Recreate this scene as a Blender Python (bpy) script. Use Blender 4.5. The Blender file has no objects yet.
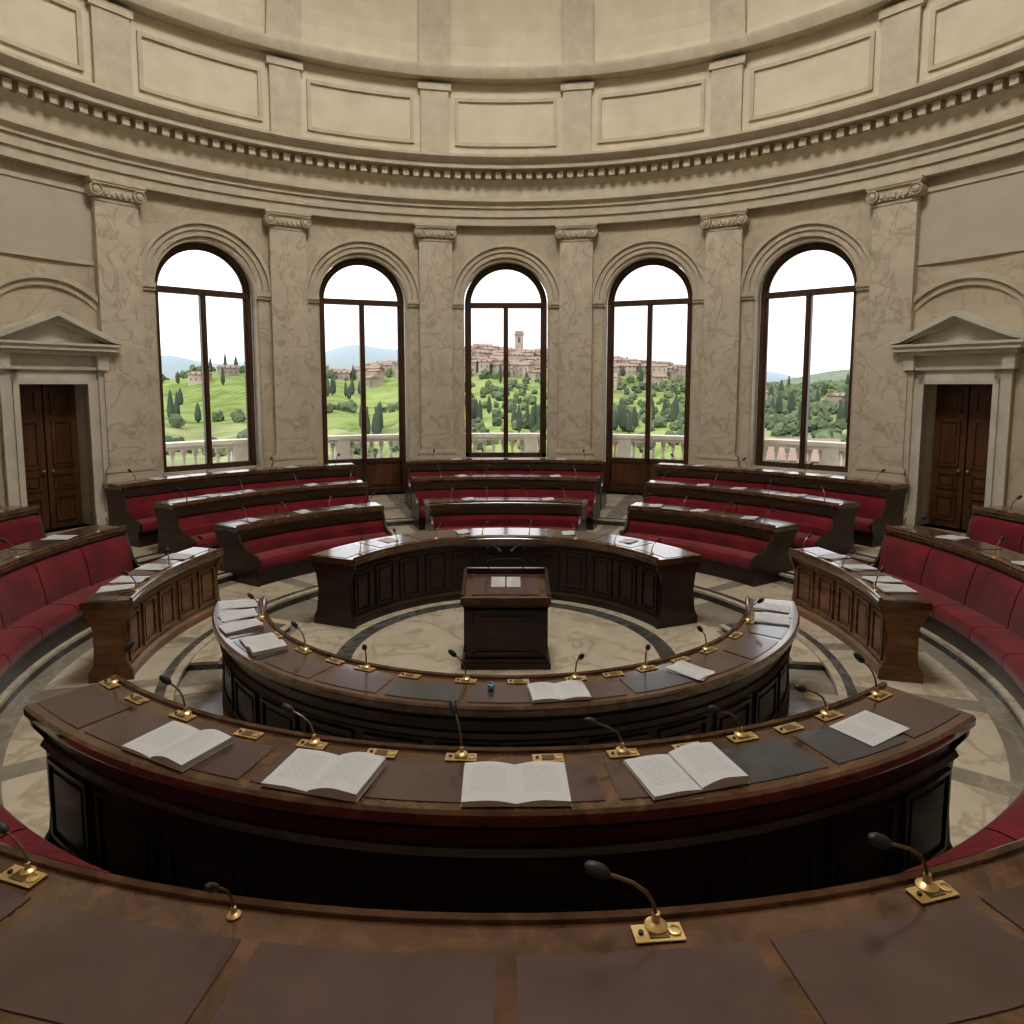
import bpy, bmesh, math, random
from mathutils import Matrix, Vector
random.seed(7)
S=1.8
A=20.6
scene=bpy.context.scene
rad=math.radians

# ---------------------------------------------------------------- materials
def new_mat(name):
    m=bpy.data.materials.new(name); m.use_nodes=True
    nt=m.node_tree; b=nt.nodes['Principled BSDF']
    return m,nt,b
def ramp(nt,stops):
    r=nt.nodes.new('ShaderNodeValToRGB'); e=r.color_ramp.elements
    while len(e)<len(stops): e.new(0.5)
    for i,(p,c) in enumerate(stops):
        e[i].position=p; e[i].color=(*c,1)
    return r
def noise_mat(name,stops,scale=3,detail=6,rough=.5,stretch=(1,1,1),dist=0,bump=0,bscale=None,spec=.5,coat=0,sheen=0,metal=0,k=1):
    stops=[(p,tuple(x*k for x in c)) for p,c in stops]
    m,nt,b=new_mat(name)
    tc=nt.nodes.new('ShaderNodeTexCoord'); mp=nt.nodes.new('ShaderNodeMapping')
    mp.inputs['Scale'].default_value=stretch
    nt.links.new(tc.outputs['Object'],mp.inputs['Vector'])
    n=nt.nodes.new('ShaderNodeTexNoise'); n.inputs['Scale'].default_value=scale; n.inputs['Detail'].default_value=detail
    n.inputs['Distortion'].default_value=dist
    nt.links.new(mp.outputs[0],n.inputs['Vector'])
    r=ramp(nt,stops); nt.links.new(n.outputs['Fac'],r.inputs[0]); nt.links.new(r.outputs[0],b.inputs['Base Color'])
    b.inputs['Roughness'].default_value=rough; b.inputs['Metallic'].default_value=metal
    b.inputs['Specular IOR Level'].default_value=spec
    b.inputs['Coat Weight'].default_value=coat; b.inputs['Coat Roughness'].default_value=.1
    b.inputs['Sheen Weight'].default_value=sheen
    if bump:
        bn=nt.nodes.new('ShaderNodeTexNoise'); bn.inputs['Scale'].default_value=bscale or scale*4; bn.inputs['Detail'].default_value=5
        nt.links.new(mp.outputs[0],bn.inputs['Vector'])
        bp=nt.nodes.new('ShaderNodeBump'); bp.inputs['Strength'].default_value=bump; bp.inputs['Distance'].default_value=.02
        nt.links.new(bn.outputs['Fac'],bp.inputs['Height']); nt.links.new(bp.outputs[0],b.inputs['Normal'])
    return m
def marble_mat(name,c1,c2,vein,scale=1.2,rough=.4,vw=.04,amt=.55,bump=0):
    m,nt,b=new_mat(name)
    tc=nt.nodes.new('ShaderNodeTexCoord')
    n=nt.nodes.new('ShaderNodeTexNoise'); n.inputs['Scale'].default_value=scale*1.5; n.inputs['Detail'].default_value=10; n.inputs['Roughness'].default_value=.62
    nt.links.new(tc.outputs['Object'],n.inputs['Vector'])
    r=ramp(nt,[(.32,c2),(.62,c1)]); nt.links.new(n.outputs['Fac'],r.inputs[0])
    n2=nt.nodes.new('ShaderNodeTexNoise'); n2.inputs['Scale'].default_value=scale; n2.inputs['Detail'].default_value=9; n2.inputs['Distortion'].default_value=1.0
    nt.links.new(tc.outputs['Object'],n2.inputs['Vector'])
    r2=ramp(nt,[(.5-vw,(0,0,0)),(.5,(1,1,1)),(.5+vw,(0,0,0))]); nt.links.new(n2.outputs['Fac'],r2.inputs[0])
    mul=nt.nodes.new('ShaderNodeMath'); mul.operation='MULTIPLY'; mul.inputs[1].default_value=amt
    nt.links.new(r2.outputs[0],mul.inputs[0])
    mx=nt.nodes.new('ShaderNodeMix'); mx.data_type='RGBA'
    nt.links.new(mul.outputs[0],mx.inputs[0]); nt.links.new(r.outputs[0],mx.inputs[6]); mx.inputs[7].default_value=(*vein,1)
    nt.links.new(mx.outputs[2],b.inputs['Base Color']); b.inputs['Roughness'].default_value=rough
    if bump:
        bn=nt.nodes.new('ShaderNodeTexNoise'); bn.inputs['Scale'].default_value=9; bn.inputs['Detail'].default_value=8
        nt.links.new(tc.outputs['Object'],bn.inputs['Vector'])
        bp=nt.nodes.new('ShaderNodeBump'); bp.inputs['Strength'].default_value=bump; bp.inputs['Distance'].default_value=.03
        nt.links.new(bn.outputs['Fac'],bp.inputs['Height']); nt.links.new(bp.outputs[0],b.inputs['Normal'])
    return m
STONE=marble_mat('stone_wall',(.56,.49,.385),(.44,.38,.295),(.36,.30,.22),1.1,.7,.03,.5,bump=.25)
PIL=marble_mat('pilaster_marble',(.61,.545,.445),(.50,.44,.355),(.35,.29,.205),1.7,.45,.03,.65,bump=.1)
TRIM=noise_mat('stone_trim',[(.3,(.47,.415,.325)),(.7,(.58,.52,.415))],4,8,.65,bump=.2)
PLASTER=noise_mat('panel_plaster',[(.3,(.46,.43,.36)),(.7,(.52,.485,.405))],2,5,.8)
DOORSTONE=noise_mat('door_case_stone',[(.3,(.50,.47,.40)),(.7,(.61,.575,.495))],3,6,.6,bump=.15)
DOME=noise_mat('dome_plaster',[(.3,(.60,.54,.425)),(.7,(.69,.625,.50))],2,4,.8)
WOOD=noise_mat('dark_mahogany',[(.3,(.015,.007,.0045)),(.55,(.034,.015,.009)),(.75,(.065,.029,.016))],2.2,8,.3,(1,1,6),1.0,coat=.2)
WTOP=noise_mat('polished_desktop_wood',[(.3,(.06,.028,.016)),(.55,(.11,.055,.03)),(.75,(.17,.088,.048))],5,8,.16,(1,1,1),1.5,coat=.9)
WWARM=noise_mat('walnut_panelling',[(.3,(.11,.052,.022)),(.55,(.22,.11,.048)),(.75,(.32,.17,.08))],2.2,8,.32,(1,1,5),1.0)
WFRAME=noise_mat('window_frame_wood',[(.3,(.05,.024,.013)),(.7,(.10,.048,.025))],6,6,.4,(1,1,.3))
WDOOR=noise_mat('door_wood',[(.3,(.065,.027,.012)),(.7,(.15,.066,.03))],6,6,.4,(1,1,.25))
LEATH=noise_mat('desk_leather',[(.35,(.072,.041,.040)),(.7,(.10,.060,.057))],3,5,.24,bump=.05,bscale=60,coat=.7)
LEATH2=noise_mat('desk_leather_slate',[(.35,(.050,.050,.058)),(.7,(.078,.078,.088))],3,5,.24,bump=.05,bscale=60,coat=.7)
RED=noise_mat('red_velvet',[(.3,(.105,.005,.012)),(.7,(.21,.013,.025))],3,6,.8,sheen=.3,spec=.2,bump=.2,bscale=40)
BRASS=noise_mat('brass',[(.3,(.58,.42,.2)),(.7,(.74,.57,.3))],8,3,.38,metal=.75)
BLACK=noise_mat('microphone_black',[(.3,(.015,.015,.016)),(.7,(.03,.03,.032))],30,3,.5)
GOLDNECK=noise_mat('gooseneck_metal',[(.3,(.16,.12,.07)),(.7,(.24,.18,.1))],30,3,.35,metal=.8)
CREAM=marble_mat('cream_marble_floor',(.54,.485,.39),(.45,.40,.315),(.3,.24,.16),1.5,.12)
TAUPE=marble_mat('taupe_marble_floor',(.28,.255,.205),(.21,.19,.155),(.38,.33,.26),2,.12)
GREY=marble_mat('grey_marble_floor',(.10,.10,.092),(.065,.065,.06),(.22,.21,.19),2,.12)
BLUE=noise_mat('blue_object',[(.3,(.02,.12,.2)),(.7,(.1,.4,.5))],20,3,.3)
KO=.66
BALST=noise_mat('balustrade_stone',[(.3,(.66,.62,.55)),(.7,(.78,.75,.68))],3,5,.8)
ROOF=noise_mat('terracotta_roof',[(.3,(.34,.23,.18)),(.7,(.46,.34,.27))],.3,3,.9,k=KO)
HOUSE=noise_mat('house_plaster',[(.3,(.36,.30,.24)),(.5,(.50,.43,.35)),(.7,(.60,.55,.48))],.12,2,.9,k=KO)
HWIN=noise_mat('house_window_dark',[(.3,(.11,.105,.1)),(.7,(.15,.14,.13))],1,2,.6,k=KO)
TREE=noise_mat('tree_foliage',[(.3,(.085,.12,.07)),(.5,(.145,.195,.105)),(.7,(.235,.295,.155))],.09,9,.9,k=KO)
CYP=noise_mat('cypress_foliage',[(.3,(.06,.085,.06)),(.7,(.095,.13,.085))],.3,5,.9,k=KO)

def paper():
    m,nt,b=new_mat('printed_paper')
    tc=nt.nodes.new('ShaderNodeTexCoord'); sp=nt.nodes.new('ShaderNodeSeparateXYZ')
    nt.links.new(tc.outputs['Generated'],sp.inputs[0])
    def mth(op,a,bv):
        n=nt.nodes.new('ShaderNodeMath'); n.operation=op
        for i,x in enumerate((a,bv)):
            if isinstance(x,(int,float)): n.inputs[i].default_value=x
            elif x is not None: nt.links.new(x,n.inputs[i])
        return n.outputs[0]
    y=mth('MULTIPLY',sp.outputs[1],22.0); fr=mth('FRACT',y,None); line=mth('LESS_THAN',fr,.4)
    n=nt.nodes.new('ShaderNodeTexNoise'); n.inputs['Scale'].default_value=45; nt.links.new(tc.outputs['Generated'],n.inputs['Vector'])
    w=mth('GREATER_THAN',n.outputs['Fac'],.47)
    xx=mth('MULTIPLY',sp.outputs[0],2.0); fx=mth('FRACT',xx,None); dx=mth('ABSOLUTE',mth('SUBTRACT',fx,.5),None)
    mx_=mth('LESS_THAN',dx,.34)
    dy=mth('ABSOLUTE',mth('SUBTRACT',sp.outputs[1],.55),None); my=mth('LESS_THAN',dy,.33)
    a=mth('MULTIPLY',mth('MULTIPLY',line,w),mth('MULTIPLY',mx_,my)); a=mth('MULTIPLY',a,.45)
    mx=nt.nodes.new('ShaderNodeMix'); mx.data_type='RGBA'; nt.links.new(a,mx.inputs[0])
    mx.inputs[6].default_value=(.50,.505,.52,1); mx.inputs[7].default_value=(.2,.2,.2,1)
    nt.links.new(mx.outputs[2],b.inputs['Base Color']); b.inputs['Roughness'].default_value=.6
    return m
PAPER=paper()
def glass():
    m=bpy.data.materials.new('window_glass'); m.use_nodes=True; nt=m.node_tree; nt.nodes.clear()
    o=nt.nodes.new('ShaderNodeOutputMaterial'); t=nt.nodes.new('ShaderNodeBsdfTransparent'); g=nt.nodes.new('ShaderNodeBsdfGlossy')
    g.inputs['Roughness'].default_value=.02; mx=nt.nodes.new('ShaderNodeMixShader'); mx.inputs[0].default_value=.03
    nt.links.new(t.outputs[0],mx.inputs[1]); nt.links.new(g.outputs[0],mx.inputs[2]); nt.links.new(mx.outputs[0],o.inputs[0])
    return m
GLASS=glass()
def land():
    m,nt,b=new_mat('rolling_fields')
    tc=nt.nodes.new('ShaderNodeTexCoord')
    v=nt.nodes.new('ShaderNodeTexVoronoi'); v.inputs['Scale'].default_value=.013
    nt.links.new(tc.outputs['Object'],v.inputs['Vector'])
    sp=nt.nodes.new('ShaderNodeSeparateColor'); nt.links.new(v.outputs['Color'],sp.inputs[0])
    K=lambda c: tuple(x*KO for x in c)
    r=ramp(nt,[(0,K((.31,.40,.15))),(.35,K((.43,.52,.21))),(.6,K((.30,.37,.17))),(.85,K((.47,.52,.27))),(1,K((.45,.47,.28)))])
    nt.links.new(sp.outputs[0],r.inputs[0])
    n=nt.nodes.new('ShaderNodeTexNoise'); n.inputs['Scale'].default_value=.07; n.inputs['Detail'].default_value=9
    nt.links.new(tc.outputs['Object'],n.inputs['Vector'])
    r2=ramp(nt,[(.35,(.6,.64,.55)),(.58,(1,1,1))]); nt.links.new(n.outputs['Fac'],r2.inputs[0])
    mu=nt.nodes.new('ShaderNodeMix'); mu.data_type='RGBA'; mu.blend_type='MULTIPLY'; mu.inputs[0].default_value=1
    nt.links.new(r.outputs[0],mu.inputs[6]); nt.links.new(r2.outputs[0],mu.inputs[7])
    wv=nt.nodes.new('ShaderNodeTexWave'); wv.inputs['Scale'].default_value=.09; wv.inputs['Distortion'].default_value=2; wv.inputs['Detail'].default_value=2; wv.inputs['Detail Scale'].default_value=.3
    nt.links.new(tc.outputs['Object'],wv.inputs['Vector'])
    r5=ramp(nt,[(.2,(.8,.82,.77)),(.6,(1,1,1))]); nt.links.new(wv.outputs['Fac'],r5.inputs[0])
    mu2=nt.nodes.new('ShaderNodeMix'); mu2.data_type='RGBA'; mu2.blend_type='MULTIPLY'
    gt=nt.nodes.new('ShaderNodeMath'); gt.operation='GREATER_THAN'; gt.inputs[1].default_value=.6; nt.links.new(sp.outputs[1],gt.inputs[0])
    nt.links.new(gt.outputs[0],mu2.inputs[0]); nt.links.new(mu.outputs[2],mu2.inputs[6]); nt.links.new(r5.outputs[0],mu2.inputs[7])
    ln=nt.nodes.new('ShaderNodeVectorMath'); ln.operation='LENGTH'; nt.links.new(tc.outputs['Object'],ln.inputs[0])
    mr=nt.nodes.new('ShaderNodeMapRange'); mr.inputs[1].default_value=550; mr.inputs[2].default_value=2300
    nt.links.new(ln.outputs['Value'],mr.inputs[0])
    haze_amt=ramp(nt,[(0,(0,0,0)),(.12,(.6,.6,.6)),(1,(1,1,1))]); nt.links.new(mr.outputs[0],haze_amt.inputs[0])
    haze_col=ramp(nt,[(0,K((.21,.27,.19))),(.5,K((.32,.39,.39))),(1,K((.47,.56,.64)))]); nt.links.new(mr.outputs[0],haze_col.inputs[0])  # blue air haze painted into the ground colour, growing with distance
    mx=nt.nodes.new('ShaderNodeMix'); mx.data_type='RGBA'; nt.links.new(haze_amt.outputs[0],mx.inputs[0])
    nt.links.new(mu2.outputs[2],mx.inputs[6]); nt.links.new(haze_col.outputs[0],mx.inputs[7])
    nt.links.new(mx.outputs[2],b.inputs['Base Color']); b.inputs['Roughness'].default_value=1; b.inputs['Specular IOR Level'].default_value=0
    return m
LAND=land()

# ---------------------------------------------------------------- mesh builder
def P(r,a,z): return (r*math.sin(rad(a)),r*math.cos(rad(a)),z)
def frame(r,a,z=0):
    s,c=math.sin(rad(a)),math.cos(rad(a))
    return Matrix(((c,s,0,r*s),(-s,c,0,r*c),(0,0,1,z),(0,0,0,1)))
class MB:
    def __init__(s): s.v=[];s.f=[];s.m=[];s.mats=[]
    def mi(s,mat):
        if mat not in s.mats: s.mats.append(mat)
        return s.mats.index(mat)
    def add(s,vs,fs,mat,M=None):
        o=len(s.v); i=s.mi(mat)
        for p in vs:
            s.v.append(tuple(M@Vector(p)) if M is not None else tuple(p))
        for f in fs:
            s.f.append([o+k for k in f]); s.m.append(i)
    def box(s,x0,x1,y0,y1,z0,z1,mat,M=None):
        s.add([(x0,y0,z0),(x1,y0,z0),(x1,y1,z0),(x0,y1,z0),(x0,y0,z1),(x1,y0,z1),(x1,y1,z1),(x0,y1,z1)],
              [(3,2,1,0),(4,5,6,7),(0,1,5,4),(1,2,6,5),(2,3,7,6),(3,0,4,7)],mat,M)
    def sweep(s,prof,a0,a1,mat,n=None,closed=False):
        if n is None: n=max(1,int(abs(a1-a0)/2.0))
        k=len(prof); vs=[];fs=[]
        cnt=n if closed else n+1
        for i in range(cnt):
            a=a0+(a1-a0)*i/n
            for r,z in prof: vs.append(P(r,a,z))
        for i in range(n):
            for j in range(k):
                p=i*k; q=((i+1)%cnt)*k; j2=(j+1)%k
                fs.append((p+j,p+j2,q+j2,q+j))
        if not closed:
            fs.append(tuple(range(k))[::-1]); fs.append(tuple(n*k+j for j in range(k)))
        s.add(vs,fs,mat)
    def pbox(s,r0,r1,a0,a1,z0,z1,mat,n=None,closed=False):
        s.sweep([(r0,z0),(r1,z0),(r1,z1),(r0,z1)],a0,a1,mat,n,closed)
    def lathe(s,prof,mat,M=None,n=12):
        k=len(prof);vs=[];fs=[]
        for i in range(n):
            t=2*math.pi*i/n
            for r,z in prof: vs.append((r*math.cos(t),r*math.sin(t),z))
        for i in range(n):
            for j in range(k-1):
                a=i*k+j;b=((i+1)%n)*k+j
                fs.append((a,b,b+1,a+1))
        if prof[0][0]>1e-6: fs.append(tuple(i*k for i in range(n))[::-1])
        if prof[-1][0]>1e-6: fs.append(tuple(i*k+k-1 for i in range(n)))
        s.add(vs,fs,mat,M)
    def tube(s,pts,rd,mat,M=None,n=8):
        vs=[];fs=[];pts=[Vector(p) for p in pts]
        for i,p in enumerate(pts):
            t=(pts[min(i+1,len(pts)-1)]-pts[max(i-1,0)]).normalized()
            u=t.orthogonal().normalized() if i==0 else (u-t*u.dot(t)).normalized()
            w=t.cross(u); r=rd[i] if isinstance(rd,list) else rd
            for k in range(n):
                g=2*math.pi*k/n; vs.append(tuple(p+(u*math.cos(g)+w*math.sin(g))*r))
        for i in range(len(pts)-1):
            for k in range(n):
                a=i*n+k;b=i*n+(k+1)%n; fs.append((a,b,b+n,a+n))
        fs.append(tuple(range(n))[::-1]); fs.append(tuple((len(pts)-1)*n+k for k in range(n)))
        s.add(vs,fs,mat,M)
    def prism(s,poly,y0,y1,mat,M=None):
        k=len(poly); vs=[(x,y0,z) for x,z in poly]+[(x,y1,z) for x,z in poly]
        fs=[tuple(range(k)),tuple(range(2*k-1,k-1,-1))]+[(j,j+k,(j+1)%k+k,(j+1)%k) for j in range(k)]
        s.add(vs,fs,mat,M)
    def archband(s,r0,r1,zc,y0,y1,mat,M,n=28,xc=0):
        vs=[];fs=[]
        for i in range(n+1):
            t=math.pi*i/n; c,q=math.cos(t),math.sin(t)
            for r,y in ((r0,y0),(r1,y0),(r1,y1),(r0,y1)): vs.append((xc+r*c,y,zc+r*q))
        for i in range(n):
            for j in range(4): fs.append((i*4+j,i*4+(j+1)%4,i*4+4+(j+1)%4,i*4+4+j))
        fs.append((0,1,2,3)); fs.append((n*4+3,n*4+2,n*4+1,n*4))
        s.add(vs,fs,mat,M)
    def mesh(s,name,scale=S,recalc=True,origin=None):
        me=bpy.data.meshes.new(name)
        vs=[Vector(p)*scale for p in s.v]
        if origin is None:
            xs=[p.x for p in vs];ys=[p.y for p in vs];zs=[p.z for p in vs]
            origin=Vector(((min(xs)+max(xs))/2,(min(ys)+max(ys))/2,min(zs)))
        me.from_pydata([tuple(p-origin) for p in vs],[],s.f)
        for m in s.mats: me.materials.append(m)
        me.polygons.foreach_set('material_index',s.m)
        if recalc:
            bm=bmesh.new(); bm.from_mesh(me); bmesh.ops.recalc_face_normals(bm,faces=bm.faces); bm.to_mesh(me); bm.free()
        me.polygons.foreach_set('use_smooth',[True]*len(me.polygons))
        me.set_sharp_from_angle(angle=rad(32))
        return me,origin
    def obj(s,name,scale=S,recalc=True,parent=None,origin=None):
        me,o=s.mesh(name,scale,recalc,origin)
        ob=bpy.data.objects.new(name,me); ob.location=o; scene.collection.objects.link(ob)
        if parent: ob.parent=parent
        return ob
def inst(name,me,loc,rot=0,sc=1):
    ob=bpy.data.objects.new(name,me); ob.location=loc; ob.rotation_euler=(0,0,rot); ob.scale=(sc,)*3
    scene.collection.objects.link(ob); return ob

# ---------------------------------------------------------------- room shell
RW=5.0; RO=5.32; ZW=3.6
WIN=[(-2*A,'w'),(-A,'d'),(0,'w'),(A,'d'),(2*A,'w')]
WHW=.535; SPR=2.61; SILL=.62; FL=.18
DTH=59.1; DHW=.30; DHEAD=1.585
def wall(name,a0,a1,ops):
    mb=MB()
    def put(aA,aB,op=None):
        if op is None:
            for r in (RW,RO):
                mb.add([P(r,aA,-.05),P(r,aB,-.05),P(r,aB,ZW),P(r,aA,ZW)],[(0,1,2,3)],STONE)
            return
        (c,hw,sill,spr,arch)=op
        def top(a):
            s_=max(-hw,min(hw,rad(a-c)*RW))
            return spr+(math.sqrt(max(0,hw*hw-s_*s_)) if arch else 0)
        tA,tB=top(aA),top(aB)
        for r in (RW,RO):
            mb.add([P(r,aA,-.05),P(r,aB,-.05),P(r,aB,sill),P(r,aA,sill)],[(0,1,2,3)],STONE)
            mb.add([P(r,aA,tA),P(r,aB,tB),P(r,aB,ZW),P(r,aA,ZW)],[(0,1,2,3)],STONE)
        mb.add([P(RW,aA,tA),P(RW,aB,tB),P(RO,aB,tB),P(RO,aA,tA)],[(0,1,2,3)],TRIM)
        mb.add([P(RW,aA,sill),P(RW,aB,sill),P(RO,aB,sill),P(RO,aA,sill)],[(0,1,2,3)],TRIM)
    cur=a0
    for op in sorted(ops):
        c,hw=op[0],op[1]; h=math.degrees(hw/RW)
        n=max(1,int((c-h-cur)/2)+1)
        for i in range(n): put(cur+(c-h-cur)*i/n,cur+(c-h-cur)*(i+1)/n)
        n=30
        for i in range(n):
            x0=-math.cos(math.pi*i/n)*h; x1=-math.cos(math.pi*(i+1)/n)*h
            put(c+x0,c+x1,op)
        for sg in (-1,1):
            a=c+sg*h
            mb.add([P(RW,a,op[2]),P(RO,a,op[2]),P(RO,a,op[3]),P(RW,a,op[3])],[(0,1,2,3)],TRIM)
        cur=c+h
    n=max(1,int((a1-cur)/2)+1)
    for i in range(n): put(cur+(a1-cur)*i/n,cur+(a1-cur)*(i+1)/n)
    return mb.obj(name,recalc=False,origin=Vector((0,0,0)))
ops=[(c,WHW,(SILL if t=='w' else FL),SPR,True) for c,t in WIN]+[(-DTH,DHW,FL,DHEAD,False),(DTH,DHW,FL,DHEAD,False)]
wall('wall_north',-70,70,ops)
wall('wall_south',70,290,[])

# tiered floor
fl=MB()
tiers=[(0,1.78,0),(1.78,2.5,.06),(2.5,3.3,.12),(3.3,5.34,FL)]
def fmat(r,a,i):
    if r<.90: return CREAM
    if r<1.0: return GREY
    if r<1.40: return CREAM
    if r<1.78: return TAUPE if (a//3)%6 else CREAM
    if r<2.5:
        if r<1.86: return GREY
        if r>2.40: return TAUPE
        return CREAM if (a//3)%6 else TAUPE
    if r<3.3:
        if r<2.58: return GREY
        return CREAM if (a//3)%6 else TAUPE
    if r<3.40: return GREY
    return CREAM if (a//3)%6 and not 3.9<r<4.1 else TAUPE
rs=[0.001,.90,1.0,1.40,1.50,1.64,1.78]
rt=[None,[1.78,1.86,2.15,2.40,2.5],[2.5,2.58,2.85,3.08,3.3],[3.3,3.40,3.9,4.1,4.6,5.34]]
for (r0,r1,z),rr in zip(tiers,rt):
    rr=rr or rs
    for i in range(len(rr)-1):
        for a in range(0,360,3):
            fl.add([P(rr[i],a,z),P(rr[i],a+3,z),P(rr[i+1],a+3,z),P(rr[i+1],a,z)],[(0,1,2,3)],fmat((rr[i]+rr[i+1])/2,a,i))
    if r0>0:
        zp=z-.06
        fl.pbox(r0-.012,r0+.03,0,360,z-.016,z+.001,CREAM,120,True)
        fl.pbox(r0,r0+.01,0,360,zp-.01,z,GREY,120,True)
fl.obj('floor',recalc=False,origin=Vector((0,0,0)))
for sg in (-1,1):
    st=MB()
    a0,a1=sorted((sg*74,sg*98))
    st.pbox(1.46,1.78,a0,a1,0,.03,GREY); st.pbox(1.44,1.48,a0,a1,.018,.032,CREAM); st.pbox(1.62,1.78,a0,a1,.03,.046,CREAM)
    st.obj('marble_step')

# entablature, cornice, drum, dome
en=MB()
def ring(prof,mat=TRIM): en.sweep(prof,0,360,mat,180,True)
ring([(4.90,3.56),(5.02,3.56),(5.02,4.3),(4.93,4.06),(4.93,3.86),(4.80,3.86),(4.80,3.83),(4.85,3.79),(4.85,3.76),(4.875,3.76),(4.875,3.66),(4.90,3.66)])
ring([(4.93,4.04),(5.0,4.04),(5.02,4.34),(4.64,4.34),(4.64,4.31),(4.68,4.27),(4.72,4.25),(4.72,4.20),(4.86,4.19),(4.86,4.10),(4.90,4.08)])
for i in range(240):
    a=i*1.5; en.pbox(4.79,4.87,a,a+.85,4.10,4.185,TRIM,1)
en.obj('trim_cornice',origin=Vector((0,0,0)))
dr=MB()
dr.sweep([(4.88,4.3),(5.05,4.3),(5.05,5.3),(4.88,5.3)],0,360,DOME,180,True)
angs=[(i+.5)*A for i in range(-4,4)]
rest=360-8*A+A
nb=round(rest/A); angs+=[3.5*A+rest*j/nb for j in range(1,nb)]
angs=sorted(set(round(x,3) for x in angs))
for i,a in enumerate(angs):
    nx=angs[(i+1)%len(angs)]+(360 if i==len(angs)-1 else 0)
    M=frame(4.88,a)
    dr.box(-.17,.17,-.06,.02,4.32,5.2,TRIM,M); dr.box(-.2,.2,-.08,.02,5.12,5.2,TRIM,M)
    c0,c1=a+3.2,nx-3.2
    for (z0,z1) in ((4.5,4.54),(5.02,5.06)): dr.pbox(4.85,4.89,c0,c1,z0,z1,TRIM)
    for c in (c0,c1): dr.pbox(4.85,4.89,c-.25,c+.25,4.5,5.06,TRIM,1)
dr.sweep([(4.72,5.24),(5.02,5.24),(5.02,5.36),(4.68,5.36),(4.68,5.32)],0,360,TRIM,180,True)
dr.obj('wall_drum',origin=Vector((0,0,0)))
dm=MB()
prof=[]
for i in range(25):
    t=rad(i*76/24); prof.append((4.88*math.cos(t),5.34+2.9*math.sin(t)))
for i in range(24):
    (r0,z0),(r1,z1)=prof[i],prof[i+1]
    for a in range(0,360,3):
        dm.add([P(r0,a,z0),P(r0,a+3,z0),P(r1,a+3,z1),P(r1,a,z1)],[(0,1,2,3)],DOME)
for a in angs:
    for i in range(24):
        (r0,z0),(r1,z1)=prof[i],prof[i+1]
        w0=.16*r0/4.88+.03; w1=.16*r1/4.88+.03
        M0=frame(r0,a,z0);M1=frame(r1,a,z1)
        q=[M0@Vector((-w0,-.07,-.04)),M0@Vector((w0,-.07,-.04)),M1@Vector((w1,-.07,-.04)),M1@Vector((-w1,-.07,-.04)),
           M0@Vector((-w0,.03,.03)),M0@Vector((w0,.03,.03)),M1@Vector((w1,.03,.03)),M1@Vector((-w1,.03,.03))]
        dm.add([tuple(x) for x in q],[(0,1,2,3),(0,4,5,1),(1,5,6,2),(2,6,7,3),(3,7,4,0)],TRIM)
for j in (6,12,18):
    r,z=prof[j]; dm.sweep([(r-.08,z-.05),(r+.03,z-.05),(r+.01,z+.08),(r-.10,z+.06)],0,360,TRIM,120,True)
dm.obj('ceiling_dome',recalc=False,origin=Vector((0,0,0)))
em=bpy.data.materials.new('fill_glow'); em.use_nodes=True; nt=em.node_tree; nt.nodes.clear()
o=nt.nodes.new('ShaderNodeOutputMaterial'); e=nt.nodes.new('ShaderNodeEmission'); e.inputs[0].default_value=(1,.965,.91,1); e.inputs[1].default_value=22
nt.links.new(e.outputs[0],o.inputs[0])
oc=MB(); oc.pbox(.001,1.22,0,360,8.1,8.14,em,48,True)  # unseen glowing disc, added at the dome top to fill the interior
oc.obj('ceiling_fill_disc')

def pilaster(a):
    mb=MB(); M=frame(RW,a)
    mb.box(-.27,.27,-.15,.02,FL,FL+.08,TRIM,M); mb.box(-.25,.25,-.13,.02,FL+.08,.56,PIL,M)
    mb.box(-.275,.275,-.16,.02,.56,.60,TRIM,M)
    for z0,z1,h in ((.60,.645,.262),(.645,.68,.25),(.68,.70,.232),(.70,.735,.242),(.735,.755,.222)):
        mb.box(-h,h,-.09-(h-.205),.02,z0,z1,TRIM,M)
    mb.box(-.205,.205,-.09,.02,.755,3.40,PIL,M)
    mb.box(-.215,.215,-.10,.02,3.36,3.38,TRIM,M)
    mb.box(-.225,.225,-.12,.02,3.40,3.45,TRIM,M)
    mb.box(-.20,.20,-.125,.02,3.45,3.51,TRIM,M)
    mb.box(-.25,.25,-.15,.02,3.51,3.53,TRIM,M); mb.box(-.262,.262,-.16,.02,3.53,3.565,TRIM,M)
    for sx in (-1,1):
        V=M@Matrix.Translation((sx*.20,-.15,3.455))@Matrix.Rotation(rad(-90),4,'X')
        mb.lathe([(.066,0.16),(.066,.02),(.058,0),(.050,0),(.047,.018),(.033,.018),(.03,0),(.02,-.004),(0.0,-.01)],TRIM,V,20)
    for i in range(5):
        x=-.11+i*.055
        V=M@Matrix.Translation((x,-.125,3.43)); mb.lathe([(0,-.025),(.02,-.012),(.022,.005),(.015,.022),(0,.026)],TRIM,V,8)
    mb.obj('pilaster')
for n in (-2.5,-1.5,-.5,.5,1.5,2.5): pilaster(n*A)
pilaster(-69.5); pilaster(69.5)

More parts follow.
